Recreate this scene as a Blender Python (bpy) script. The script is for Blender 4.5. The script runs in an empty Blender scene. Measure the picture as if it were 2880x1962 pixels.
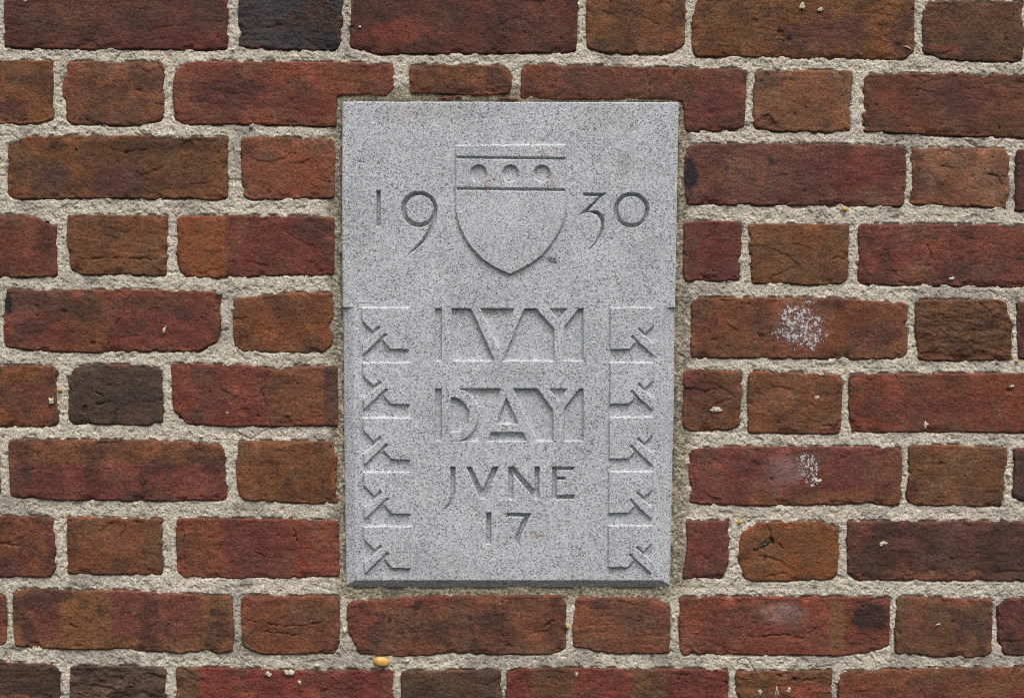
import bpy, math, random
import numpy as np
R = math.radians
random.seed(4)

# ------------------------------------------------------------------ camera, sky, sun, exposure
S = 0.331e-3                       # metres per measured unit on the wall (a stretcher brick is about 203 mm)
CX, CY, Z0 = 1440.0, 981.0, 1.45   # centre of the view and its height above the ground
FACE = 0.0                         # the wall's face is the plane y = 0, outside is -y
sc = bpy.context.scene
cam_d = bpy.data.cameras.new('camera'); cam = bpy.data.objects.new('camera', cam_d)
sc.collection.objects.link(cam); sc.camera = cam
cam_d.sensor_width = 36; cam_d.lens = 50; cam_d.clip_start = 0.05; cam_d.clip_end = 100
DIST = 2880 * S * 50 / 36
cam.location = (0, -DIST, Z0); cam.rotation_euler = (R(90), 0, 0)

SUN_EL, SUN_AZ = 61, 17            # elevation, and turn to the right of straight out from the wall
w = bpy.data.worlds.new('World'); sc.world = w; w.use_nodes = True
nt = w.node_tree; nt.nodes.clear()
sky = nt.nodes.new('ShaderNodeTexSky'); sky.sky_type = 'NISHITA'; sky.sun_disc = False
sky.sun_elevation = R(SUN_EL); sky.sun_rotation = R(180 - SUN_AZ)
sky.air_density = 1.0; sky.dust_density = 5.0; sky.ozone_density = 1.0
hsv = nt.nodes.new('ShaderNodeHueSaturation'); hsv.inputs['Saturation'].default_value = 0.22
bg = nt.nodes.new('ShaderNodeBackground'); bg.inputs['Strength'].default_value = 0.145
wo = nt.nodes.new('ShaderNodeOutputWorld')
nt.links.new(sky.outputs[0], hsv.inputs['Color']); nt.links.new(hsv.outputs[0], bg.inputs[0]); nt.links.new(bg.outputs[0], wo.inputs[0])
sun_d = bpy.data.lights.new('sun', 'SUN'); sun_d.energy = 1.0; sun_d.angle = R(34); sun_d.color = (1.0, 0.965, 0.92)
sun = bpy.data.objects.new('sun', sun_d); sc.collection.objects.link(sun)
sun.rotation_euler = (R(90 - SUN_EL), 0, R(SUN_AZ)); sun.location = (0.6, -1.5, 4)
sc.view_settings.view_transform = 'Standard'; sc.view_settings.look = 'None'
sc.view_settings.exposure = 0.22; sc.cycles.filter_width = 1.0; sc.cycles.use_denoising = False; sc.view_settings.gamma = 1.0; sc.view_settings.use_curve_mapping = False

# ------------------------------------------------------------------ helpers
def X(px): return (px - CX) * S
def Z(py): return Z0 + (CY - py) * S
def lin(c):
    c = np.asarray(c, float) / 255.0
    return np.where(c <= 0.04045, c / 12.92, ((c + 0.055) / 1.055) ** 2.4)
def smooth(a, b, x):
    t = np.clip((x - a) / (b - a), 0, 1); return t * t * (3 - 2 * t)

def _hash(ix, iy, seed):
    h = (ix.astype(np.int64) * 374761393 + iy.astype(np.int64) * 668265263 + seed * 2147483647) & 0xFFFFFFFF
    h = ((h ^ (h >> 13)) * 1274126177) & 0xFFFFFFFF
    h = ((h ^ (h >> 16)) * 2246822519) & 0xFFFFFFFF
    return (h ^ (h >> 15)) & 0xFFFFFF
def perlin(x, y, seed=0):
    x0 = np.floor(x); y0 = np.floor(y); fx = x - x0; fy = y - y0
    u = fx * fx * fx * (fx * (fx * 6 - 15) + 10); v = fy * fy * fy * (fy * (fy * 6 - 15) + 10)
    def g(ix, iy, dx, dy):
        a = _hash(ix, iy, seed) * (2 * math.pi / 16777216.0)
        return np.cos(a) * dx + np.sin(a) * dy
    n00 = g(x0, y0, fx, fy); n10 = g(x0 + 1, y0, fx - 1, fy)
    n01 = g(x0, y0 + 1, fx, fy - 1); n11 = g(x0 + 1, y0 + 1, fx - 1, fy - 1)
    return ((n00 * (1 - u) + n10 * u) * (1 - v) + (n01 * (1 - u) + n11 * u) * v) * 1.5
def fbm(x, y, lam, octv=3, seed=0, gain=0.5):
    s = 0; a = 1.0; f = 1.0 / lam
    for k in range(octv):
        s = s + a * perlin(x * f + 17.3 * k, y * f - 9.1 * k, seed + k * 101); a *= gain; f *= 2.03
    return s

def round_poly(pts, cut):
    P = np.asarray(pts, float); n = len(P); out = []
    for i in range(n):
        a, b, c = P[i - 1], P[i], P[(i + 1) % n]
        la, lc = np.linalg.norm(a - b), np.linalg.norm(c - b)
        d = min(cut, 0.42 * la, 0.42 * lc)
        p = b + (a - b) / max(la, 1e-6) * d; q = b + (c - b) / max(lc, 1e-6) * d
        for t in (0, 0.33, 0.67, 1):
            out.append((1 - t) ** 2 * p + 2 * t * (1 - t) * b + t * t * q)
    return np.array(out)
def resample(P, step):
    Q = np.vstack([P, P[:1]]); L = np.r_[0, np.cumsum(np.linalg.norm(np.diff(Q, axis=0), axis=1))]
    n = max(12, int(L[-1] / step)); t = np.linspace(0, L[-1], n, endpoint=False)
    return np.c_[np.interp(t, L, Q[:, 0]), np.interp(t, L, Q[:, 1])]
def rough_outline(pts, cut=7, step=7, amp=1.6, seed=0, grow=0.0):
    P = resample(round_poly(pts, cut), step)
    T = np.roll(P, -1, 0) - np.roll(P, 1, 0); T /= np.maximum(np.linalg.norm(T, axis=1, keepdims=True), 1e-6)
    N = np.c_[T[:, 1], -T[:, 0]]
    m = smooth(-0.25, 0.5, fbm(P[:, 0], P[:, 1], 160, 1, seed + 7))          # smooth stretches and ragged ones
    d = (fbm(P[:, 0], P[:, 1], 85, 2, seed) * 0.7 + fbm(P[:, 0], P[:, 1], 14, 2, seed + 3) * 0.4) * amp * .5 + grow
    d = d - smooth(.16, .5, fbm(P[:, 0], P[:, 1], 30, 3, seed + 5, .6)) * amp * 2.0 * m       # bites out of the arris
    return P + N * d[:, None]
def sdf(px, py, V, want_near=False):
    """signed distance to the outline V, positive inside"""
    A = V; B = np.roll(V, -1, 0); n = len(px)
    D = np.empty(n); NX = np.empty(n); NY = np.empty(n)
    ex = (B - A)[:, 0]; ey = (B - A)[:, 1]; l2 = np.maximum(ex * ex + ey * ey, 1e-9)
    for s in range(0, n, 6000):
        x = px[s:s + 6000, None]; y = py[s:s + 6000, None]
        wx = x - A[:, 0]; wy = y - A[:, 1]
        t = np.clip((wx * ex + wy * ey) / l2, 0, 1)
        qx = wx - t * ex; qy = wy - t * ey
        d2 = qx * qx + qy * qy
        j = np.argmin(d2, axis=1); r = np.arange(len(j))
        dd = np.sqrt(d2[r, j])
        c = ((A[:, 1] > y) != (B[:, 1] > y)) & (wx < ex * wy / np.where(np.abs(ey) < 1e-9, 1e-9, ey))
        ins = (c.sum(1) & 1) == 1
        D[s:s + 6000] = np.where(ins, dd, -dd)
        if want_near:
            NX[s:s + 6000] = x[:, 0] - qx[r, j]; NY[s:s + 6000] = y[:, 0] - qy[r, j]
    return (D, NX, NY) if want_near else D

def make_mesh(name, co, quads, smooth_on=True):
    me = bpy.data.meshes.new(name)
    me.vertices.add(len(co)); me.vertices.foreach_set('co', np.ascontiguousarray(co, np.float32).ravel())
    nq = len(quads)
    me.loops.add(nq * 4); me.loops.foreach_set('vertex_index', np.ascontiguousarray(quads, np.int32).ravel())
    me.polygons.add(nq); me.polygons.foreach_set('loop_start', np.arange(0, nq * 4, 4, dtype=np.int32))
    me.update(calc_edges=True)
    me.polygons.foreach_set('use_smooth', np.full(nq, smooth_on))
    return me
def add_obj(name, me, mat, parent=None, loc=None):
    o = bpy.data.objects.new(name, me); sc.collection.objects.link(o)
    if mat and not me.materials: me.materials.append(mat)
    if parent is not None: o.parent = parent
    if loc is not None: o.location = loc
    return o
def attr(me, name, data, kind='FLOAT'):
    a = me.attributes.new(name, 'FLOAT_COLOR' if kind == 'C' else 'FLOAT', 'POINT')
    if kind == 'C':
        d = np.ones((len(data), 4), np.float32); d[:, :3] = data
        a.data.foreach_set('color', d.ravel())
    else: a.data.foreach_set('value', np.ascontiguousarray(data, np.float32))

def grid_in_outline(V, h):
    """a grid of cells that fills the outline V (units), boundary vertices pulled onto it"""
    x0, y0 = V.min(0) - h; x1, y1 = V.max(0) + h
    gx = np.arange(x0, x1 + h, h); gy = np.arange(y0, y1 + h, h); nx, ny = len(gx), len(gy)
    GX, GY = np.meshgrid(gx, gy); fx, fy = GX.ravel(), GY.ravel()
    # the free middle of a roughly rectangular outline needs no exact distance
    a2, b2 = V.min(0), V.max(0); area = abs((V[:, 0] * np.roll(V[:, 1], -1) - V[:, 1] * np.roll(V[:, 0], -1)).sum()) / 2
    D = np.minimum(np.minimum(fx - a2[0], b2[0] - fx), np.minimum(fy - a2[1], b2[1] - fy)); NX, NY = fx.copy(), fy.copy()
    I = np.where(D < 34)[0] if area > 0.93 * np.prod(b2 - a2) else np.arange(len(fx))
    D[I], NX[I], NY[I] = sdf(fx[I], fy[I], V, True)
    ok = (D > -0.35 * h).reshape(ny, nx)
    cell = ok[:-1, :-1] & ok[:-1, 1:] & ok[1:, :-1] & ok[1:, 1:]
    idx = np.arange(nx * ny).reshape(ny, nx)
    # y runs downward in these units, so this order faces -Y (outward)
    a, b, c, d = idx[:-1, :-1], idx[1:, :-1], idx[1:, 1:], idx[:-1, 1:]
    quads = np.stack([a, b, c, d], -1)[cell]
    pad = np.pad(cell, 1)
    nb = {'up': pad[:-2, 1:-1], 'dn': pad[2:, 1:-1], 'lf': pad[1:-1, :-2], 'rt': pad[1:-1, 2:]}
    edges = np.vstack([np.stack([a, d], -1)[cell & ~nb['up']], np.stack([c, b], -1)[cell & ~nb['dn']],
                       np.stack([b, a], -1)[cell & ~nb['lf']], np.stack([d, c], -1)[cell & ~nb['rt']]])
    bv = np.unique(edges)
    fx = fx.copy(); fy = fy.copy(); fx[bv] = NX[bv]; fy[bv] = NY[bv]; D = D.copy(); D[bv] = 0
    used = np.unique(quads); remap = np.full(nx * ny, -1); remap[used] = np.arange(len(used))
    return fx[used], fy[used], np.maximum(D[used], 0), remap[quads], remap[edges]
def with_skirt(co, quads, edges, depth):
    bv = np.unique(edges); m = np.full(len(co), -1); m[bv] = len(co) + np.arange(len(bv))
    back = co[bv].copy(); back[:, 1] = depth
    sk = np.stack([edges[:, 0], edges[:, 1], m[edges[:, 1]], m[edges[:, 0]]], -1)
    return np.vstack([co, back]), np.vstack([quads, sk]), bv

# ------------------------------------------------------------------ materials
def new_mat(name):
    m = bpy.data.materials.new(name); m.use_nodes = True
    n = m.node_tree.nodes; l = m.node_tree.links
    b = n['Principled BSDF']; b.inputs['Roughness'].default_value = 0.9
    b.inputs['Specular IOR Level'].default_value = 0.25
    geo = n.new('ShaderNodeNewGeometry')
    return m, n, l, b, geo.outputs['Position']
def noise(n, l, pos, lam, detail=3, rough=0.55, stretch=None):
    t = n.new('ShaderNodeTexNoise'); t.inputs['Scale'].default_value = 1.0 / lam
    t.inputs['Detail'].default_value = detail; t.inputs['Roughness'].default_value = rough
    if stretch:
        mp = n.new('ShaderNodeVectorMath'); mp.operation = 'MULTIPLY'; mp.inputs[1].default_value = stretch
        l.new(pos, mp.inputs[0]); l.new(mp.outputs[0], t.inputs['Vector'])
    else: l.new(pos, t.inputs['Vector'])
    return t.outputs['Fac']
def ramp(n, l, fac, p0, p1, c0=(0, 0, 0), c1=(1, 1, 1)):
    r = n.new('ShaderNodeValToRGB'); e = r.color_ramp.elements
    e[0].position = p0; e[1].position = p1
    e[0].color = tuple(c0) + (1,); e[1].color = tuple(c1) + (1,)
    l.new(fac, r.inputs['Fac']); return r.outputs['Color']
def mix(n, l, fac, a, b, mode='MIX'):
    m = n.new('ShaderNodeMix'); m.data_type = 'RGBA'; m.blend_type = mode
    for s, v in ((0, fac), (6, a), (7, b)):
        if hasattr(v, 'links') or hasattr(v, 'is_linked'): l.new(v, m.inputs[s])
        else: m.inputs[s].default_value = v if s == 0 else tuple(v) + (1,)
    return m.outputs[2]
def math_n(n, l, op, a, b):
    m = n.new('ShaderNodeMath'); m.operation = op
    for s, v in ((0, a), (1, b)):
        if hasattr(v, 'is_linked'): l.new(v, m.inputs[s])
        else: m.inputs[s].default_value = v
    return m.outputs[0]
def attrib(n, name, out='Color'):
    a = n.new('ShaderNodeAttribute'); a.attribute_name = name; return a.outputs[out]
def bump(n, l, b, height, dist, strength=1.0):
    bp = n.new('ShaderNodeBump'); bp.inputs['Strength'].default_value = strength; bp.inputs['Distance'].default_value = dist
    l.new(height, bp.inputs['Height']); l.new(bp.outputs[0], b.inputs['Normal'])

def brick_material():
    m, n, l, b, pos = new_mat('fired_clay_brick')
    col = attrib(n, 'Col')
    grain = noise(n, l, pos, 0.0025, 3, 0.7, (1, 1, 1.3))
    blot = noise(n, l, pos, 0.018, 6, 0.68, (0.9, 1, 1.15))
    c = mix(n, l, 1.0, col, ramp(n, l, grain, 0.25, 0.75, (0.40, 0.40, 0.41), (1.72, 1.68, 1.64)), 'MULTIPLY')
    c = mix(n, l, 1.0, c, ramp(n, l, blot, 0.25, 0.75, (0.66, 0.66, 0.70), (1.32, 1.30, 1.26)), 'MULTIPLY')
    # iron spots, pale sand grains
    spot = ramp(n, l, noise(n, l, pos, 0.0065, 2, 0.5), 0.70, 0.77)
    c = mix(n, l, math_n(n, l, 'MULTIPLY', spot, 0.55), c, lin((48, 36, 36)))
    sand = ramp(n, l, noise(n, l, pos, 0.0019, 1, 0.4), 0.76, 0.84)
    c = mix(n, l, math_n(n, l, 'MULTIPLY', sand, 0.5), c, lin((196, 160, 132)))
    # lime bloom, flaky
    eff = attrib(n, 'bloom', 'Fac')
    fl = noise(n, l, pos, 0.0032, 4, 0.72, (1, 1, 0.8))
    f = ramp(n, l, math_n(n, l, 'ADD', fl, math_n(n, l, 'MULTIPLY', eff, 0.24)), 0.73, 0.80)
    f = math_n(n, l, 'MULTIPLY', f, ramp(n, l, eff, 0.02, 0.12))
    c = mix(n, l, math_n(n, l, 'MULTIPLY', f, 0.92), c, lin((214, 207, 206)))
    haze_f = math_n(n, l, 'MULTIPLY', ramp(n, l, math_n(n, l, 'MULTIPLY', attrib(n, 'powder', 'Fac'), math_n(n, l, 'MULTIPLY', noise(n, l, pos, 0.012, 6, 0.75), 1.0)), 0.26, 0.72), 0.42)
    c = mix(n, l, haze_f, c, lin((166, 144, 142)))
    l.new(c, b.inputs['Base Color'])
    h = math_n(n, l, 'ADD', math_n(n, l, 'MULTIPLY', grain, 0.7), math_n(n, l, 'MULTIPLY', noise(n, l, pos, 0.009, 6, 0.7, (1, 1, 1.2)), 0.7))
    bump(n, l, b, math_n(n, l, 'ADD', h, math_n(n, l, 'MULTIPLY', f, 0.5)), 0.0015, 1.0)
    return m
def mortar_material():
    m, n, l, b, pos = new_mat('sandy_lime_mortar')
    fine = noise(n, l, pos, 0.0017, 4, 0.75)
    mid = noise(n, l, pos, 0.008, 4, 0.6)
    big = noise(n, l, pos, 0.07, 3, 0.5)
    c = ramp(n, l, fine, 0.30, 0.68, lin((126, 117, 102)), lin((250, 240, 221)))
    c = mix(n, l, 1.0, c, ramp(n, l, mid, 0.3, 0.7, (0.84, 0.84, 0.83), (1.18, 1.18, 1.18)), 'MULTIPLY')
    c = mix(n, l, 1.0, c, ramp(n, l, big, 0.3, 0.7, (0.92, 0.92, 0.89), (1.06, 1.05, 1.05)), 'MULTIPLY')
    # yellow and dark sand grains
    v = n.new('ShaderNodeTexVoronoi'); v.inputs['Scale'].default_value = 1 / 0.0045; l.new(pos, v.inputs['Vector'])
    vc = n.new('ShaderNodeSeparateColor'); l.new(v.outputs['Color'], vc.inputs[0])
    near = math_n(n, l, 'LESS_THAN', v.outputs['Distance'], 0.22)
    yel = math_n(n, l, 'MULTIPLY', near, math_n(n, l, 'GREATER_THAN', vc.outputs[0], 0.93))
    c = mix(n, l, math_n(n, l, 'MULTIPLY', yel, 0.7), c, lin((196, 164, 96)))
    drk = math_n(n, l, 'MULTIPLY', near, math_n(n, l, 'GREATER_THAN', vc.outputs[1], 0.82))
    c = mix(n, l, math_n(n, l, 'MULTIPLY', drk, 0.55), c, lin((70, 66, 60)))
    # the darker, coarser setting mortar round the stone
    dk = attrib(n, 'setting', 'Fac')
    c2 = ramp(n, l, noise(n, l, pos, 0.0021, 3, 0.7), 0.36, 0.68, lin((72, 65, 54)), lin((206, 193, 166)))
    c = mix(n, l, dk, c, c2)
    g = attrib(n, 'grime', 'Fac')
    c = mix(n, l, math_n(n, l, 'MULTIPLY', g, ramp(n, l, mid, 0.3, 0.65)), c, lin((84, 82, 76)))
    l.new(c, b.inputs['Base Color'])
    h = math_n(n, l, 'ADD', fine, math_n(n, l, 'MULTIPLY', mid, 1.4))
    bump(n, l, b, h, 0.0010, 1.0)
    return m
def granite_material():
    m, n, l, b, pos = new_mat('grey_granite')
    b.inputs['Roughness'].default_value = 0.8
    fld = noise(n, l, pos, 0.0022, 4, 0.75)
    clus = noise(n, l, pos, 0.010, 4, 0.6)
    c = ramp(n, l, fld, 0.34, 0.66, lin((160, 163, 170)), lin((220, 221, 221)))
    patch = noise(n, l, pos, 0.05, 4, 0.6)
    c = mix(n, l, 1.0, c, ramp(n, l, patch, 0.3, 0.7, (0.88, 0.885, 0.89), (1.08, 1.075, 1.06)), 'MULTIPLY')
    # black mica: small irregular flakes, thicker in some places than others
    mic = noise(n, l, pos, 0.00125, 2, 0.65, (0.85, 1, 1.1))
    mf = math_n(n, l, 'ADD', mic, math_n(n, l, 'MULTIPLY', math_n(n, l, 'SUBTRACT', clus, 0.5), 0.16))
    c = mix(n, l, math_n(n, l, 'MULTIPLY', ramp(n, l, mf, 0.545, 0.63), 0.80), c, lin((56, 57, 63)))
    wh = noise(n, l, pos, 0.0013, 2, 0.6, (1.1, 1, 0.9))
    c = mix(n, l, math_n(n, l, 'MULTIPLY', ramp(n, l, wh, 0.58, 0.68), 0.6), c, lin((236, 235, 231)))
    # rust bleeding out of a few iron grains, and one dark scab
    rust = math_n(n, l, 'MULTIPLY', attrib(n, 'rust', 'Fac'), ramp(n, l, noise(n, l, pos, 0.0034, 3, 0.7), 0.45, 0.62))
    c = mix(n, l, math_n(n, l, 'MULTIPLY', rust, 0.75), c, lin((150, 104, 52)))
    c = mix(n, l, attrib(n, 'soil', 'Fac'), c, mix(n, l, 1.0, c, (0.66, 0.65, 0.60), 'MULTIPLY'))
    scab = math_n(n, l, 'MULTIPLY', attrib(n, 'scab', 'Fac'), ramp(n, l, noise(n, l, pos, 0.003, 3, 0.7), 0.42, 0.52))
    c = mix(n, l, scab, c, lin((38, 38, 44)))
    l.new(c, b.inputs['Base Color'])
    bump(n, l, b, math_n(n, l, 'ADD', fld, mic), 0.0004, 0.8)
    return m
def simple_mat(name, ca, cb, lam, rough=0.8, bd=0.0006):
    m, n, l, b, pos = new_mat(name); b.inputs['Roughness'].default_value = rough
    t = noise(n, l, pos, lam, 3, 0.6)
    l.new(ramp(n, l, t, 0.3, 0.7, lin(ca), lin(cb)), b.inputs['Base Color'])
    if bd: bump(n, l, b, t, bd)
    return m
M_BRICK, M_MORTAR, M_STONE = brick_material(), mortar_material(), granite_material()

# ------------------------------------------------------------------ the bricks, measured on the wall (units of S)
RB, DR, BR, OR, TN, PU, BK, DB = ((116, 62, 49), (98, 54, 45), (112, 70, 48), (122, 72, 44),
                                  (126, 82, 60), (88, 52, 50), (60, 55, 58), (84, 62, 51))
SPECS = []   # (outline, colour, patches, cracks, relief)
def B(poly, col, patches=(), cracks=(), relief=0.0, pits=()):
    SPECS.append((poly, col, patches, cracks, relief, pits))
# a patch is (x0, y0, x1, y1, colour, strength, softness) for a kiln mark with straight edges, or ('e', cx, cy, rx, ry, colour, strength)
# course 0
B([(13, -40), (637, -40), (637, 139), (500, 138), (215, 137), (12, 134)], (92, 55, 48), [('e', 560, 120, 260, 40, (100, 48, 44), .7), ('e', 250, 20, 200, 60, (104, 66, 52), .6)])
B([(670, -40), (962, -38), (962, 60), (957, 108), (949, 139), (882, 142), (731, 137), (671, 129)], (64, 58, 62), [('e', 940, 130, 50, 40, (40, 38, 42), .8)], relief=.9)
B([(991, -36), (1625, -30), (1624, 13), (1620, 148), (1499, 146), (1405, 151), (1241, 150), (1069, 151), (1020, 140), (986, 129)], (92, 53, 45), [('e', 1120, 90, 120, 40, (128, 62, 48), .7), ('e', 1050, 10, 130, 60, (86, 54, 46), .7), ('e', 1350, 40, 60, 40, (122, 62, 54), .5)])
B([(1650, -30), (1928, -30), (1927, 60), (1925, 125), (1887, 153), (1714, 151), (1652, 133)], (118, 76, 48), [('e', 1760, 60, 90, 70, (100, 64, 46), .5), ('e', 1860, 110, 50, 40, (128, 70, 48), .6)])
B([(1966, -24), (2573, -14), (2571, 146), (2543, 165), (2396, 163), (2138, 160), (1957, 157), (1949, 129), (1947, 52)], (114, 72, 44), [('e', 2330, 90, 130, 50, (94, 56, 52), .8), ('e', 2530, 90, 40, 60, (84, 52, 46), .7), ('e', 2120, 60, 60, 50, (98, 62, 40), .6)],
  [[(2195, 80), (2190, 110), (2215, 118)]], .3, [(2126, 58, 9, 1.2), (2195, 95, 14, 1.6), (2220, 112, 12, 1.6), (2485, 57, 15, -1.2), (2495, 92, 10, -.9), (2525, 115, 12, -.9)])
B([(2605, 4), (2780, 2), (2878, 6), (2880, 120), (2874, 170), (2827, 173), (2741, 172), (2633, 161), (2595, 146), (2596, 56)], (98, 66, 48), [('e', 2660, 140, 60, 16, (122, 66, 54), .7)], (), .2, [(2830, 110, 7, 1.5)])
# course 1
B([(-470, 168), (142, 172), (148, 200), (148, 331), (116, 348), (0, 348), (-470, 345)], (116, 72, 44), [('e', 40, 310, 70, 40, (94, 54, 50), .8), ('e', 110, 320, 40, 30, (120, 76, 42), .6)])
B([(189, 174), (275, 172), (344, 176), (452, 171), (460, 194), (460, 327), (439, 346), (366, 352), (207, 348), (187, 336), (184, 275), (174, 267), (176, 224), (188, 207)], (118, 74, 54), [('e', 200, 210, 16, 40, (124, 60, 48), .7), ('e', 320, 330, 120, 20, (92, 60, 46), .5)], (), 0, [(390, 255, 7, 1.2)])
B([(486, 237), (495, 202), (508, 181), (559, 173), (780, 175), (1000, 176), (1104, 183), (1107, 250), (1090, 267), (960, 266), (945, 277), (944, 355), (710, 349), (516, 349), (490, 331)], (122, 66, 50),
  [('e', 650, 258, 130, 52, (88, 50, 48), .9), ('e', 830, 300, 110, 40, (104, 54, 48), .5), ('e', 980, 215, 60, 30, (120, 70, 46), .7), ('e', 1070, 240, 40, 30, (98, 58, 46), .6)], (), 0, [(632, 271, 7, 1.2)])
B([(1153, 189), (1190, 183), (1327, 185), (1413, 187), (1435, 211), (1438, 241), (1430, 262), (1370, 267), (1153, 260)], (116, 70, 46), [('e', 1300, 250, 120, 20, (92, 58, 46), .6), ('e', 1165, 220, 18, 40, (92, 56, 44), .6)])
B([(1467, 194), (1486, 182), (1671, 185), (1801, 189), (1880, 191), (2074, 194), (2097, 198), (2099, 232), (2094, 357), (2052, 366), (1932, 369), (1921, 284), (1844, 276), (1585, 279), (1465, 275)], (110, 64, 51),
  [(1462, 180, 1545, 285, (118, 68, 46), .7, 8), ('e', 1690, 245, 120, 25, (92, 58, 50), .6), ('e', 2000, 300, 90, 60, (104, 54, 50), .7), ('e', 1950, 215, 60, 20, (118, 66, 46), .7)],
  [[(1808, 188), (1828, 235), (1826, 272)]], .2)
B([(2121, 241), (2127, 207), (2138, 198), (2392, 199), (2398, 215), (2390, 301), (2390, 370), (2310, 372), (2181, 368), (2125, 359), (2119, 318)], (124, 82, 58), [('e', 2300, 280, 80, 60, (120, 74, 54), .6), ('e', 2150, 350, 40, 20, (94, 54, 42), .7)],
  [[(2130, 340), (2160, 325), (2175, 345)]], .25, [(2150, 330, 12, 1.4), (2172, 352, 14, 1.8)])
B([(2430, 300), (2431, 215), (2452, 207), (2880, 209), (3051, 212), (3051, 390), (2880, 387), (2611, 379), (2429, 369)], (104, 63, 47), [('e', 2520, 280, 50, 60, (112, 58, 46), .6), ('e', 2700, 270, 120, 50, (90, 52, 48), .7), ('e', 2820, 350, 120, 30, (92, 60, 44), .5)], (), 0, [(2647, 349, 6, 1.2)])
# course 2
B([(-640, 380), (-12, 384), (-8, 560), (-640, 556)], RB)
B([(22, 470), (22, 400), (65, 385), (194, 381), (430, 383), (516, 387), (633, 385), (638, 392), (637, 555), (615, 561), (301, 557), (43, 559), (22, 551)], (110, 70, 44),
  [('e', 150, 500, 70, 50, (84, 58, 52), .8), ('e', 330, 510, 90, 55, (88, 54, 52), .8), ('e', 470, 400, 170, 34, (76, 54, 38), .8), ('e', 540, 520, 60, 30, (92, 58, 52), .6), (196, 460, 222, 550, (122, 74, 42), .6, 8), (405, 470, 445, 560, (124, 74, 40), .6, 10)],
  [[(340, 431), (380, 424), (410, 420)]], .3, [(525, 415, 22, 1.6)])
B([(676, 430), (680, 392), (710, 386), (934, 389), (941, 400), (939, 555), (710, 561), (688, 553), (680, 516)], (126, 74, 54), [(790, 430, 900, 540, (132, 68, 48), .7, 20), ('e', 700, 470, 30, 70, (112, 66, 54), .5)])
B([(1927, 495), (1929, 430), (1940, 409), (2009, 404), (2310, 404), (2543, 413), (2550, 430), (2545, 577), (2525, 580), (2138, 577), (1932, 574)], (108, 66, 56),
  [('e', 1937, 490, 16, 60, (44, 42, 48), 1.), ('e', 2400, 480, 130, 60, (112, 54, 48), .8), ('e', 2310, 470, 90, 60, (94, 56, 52), .6), ('e', 2100, 500, 100, 50, (118, 80, 66), .5), ('e', 2168, 455, 14, 20, (56, 46, 48), .8), ('e', 2045, 475, 12, 16, (60, 48, 50), .7)], (), .2, [(1990, 570, 18, 1.2)])
B([(2564, 452), (2568, 417), (2741, 415), (2827, 420), (2839, 447), (2837, 551), (2831, 587), (2741, 581), (2560, 574), (2571, 516)], (128, 84, 64), [('e', 2575, 510, 22, 60, (112, 60, 50), .7), ('e', 2800, 510, 40, 40, (108, 78, 64), .6), ('e', 2700, 560, 80, 18, (134, 76, 60), .6)],
  [[(2780, 490), (2805, 493), (2835, 500)], [(2800, 491), (2820, 520)]], .2)
B([(2863, 422), (3120, 425), (3120, 595), (2857, 592), (2859, 482)], PU)
# course 3
B([(-460, 600), (0, 607), (65, 602), (103, 611), (129, 628), (157, 637), (155, 690), (160, 773), (151, 778), (0, 779), (-460, 775)], (112, 64, 50), [('e', 130, 650, 40, 60, (92, 52, 46), .7), ('e', 60, 740, 90, 30, (116, 58, 44), .6)], (), .2)
B([(189, 683), (189, 604), (469, 607), (467, 773), (430, 777), (353, 769), (336, 769), (318, 773), (232, 771), (200, 756)], (112, 72, 47), [('e', 400, 640, 80, 40, (122, 74, 46), .6), ('e', 222, 748, 26, 22, (98, 52, 38), .8)], [[(220, 727), (320, 724), (460, 731)]])
B([(497, 640), (499, 607), (731, 606), (938, 611), (938, 769), (860, 774), (731, 775), (624, 783), (516, 777), (505, 756), (493, 709), (501, 666)], (110, 57, 48),
  [(495, 600, 636, 790, (134, 76, 46), .95, 10), ('e', 500, 760, 40, 40, (106, 58, 46), .7), ('e', 880, 640, 60, 40, (82, 50, 48), .7), ('e', 720, 720, 80, 40, (124, 62, 52), .5)], (), .25)
B([(1925, 626), (1966, 622), (2061, 623), (2086, 630), (2084, 700), (2080, 788), (1927, 791), (1923, 765)], (108, 56, 51))
B([(2108, 637), (2121, 630), (2388, 632), (2386, 700), (2383, 786), (2366, 797), (2310, 801), (2117, 796), (2110, 705)], (114, 73, 48), [('e', 2340, 770, 40, 26, (112, 62, 42), .7)], [[(2325, 745), (2352, 722), (2372, 730)]])
B([(2414, 720), (2416, 641), (2422, 630), (2827, 633), (2880, 635), (3035, 638), (3035, 812), (2880, 807), (2611, 803), (2439, 800), (2416, 788)], (114, 62, 52), [('e', 2470, 740, 80, 50, (118, 58, 48), .6), ('e', 2750, 660, 150, 30, (120, 70, 52), .5)], [[(2612, 690), (2618, 730)]], .25, [(2490, 650, 10, 1.4)])
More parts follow.
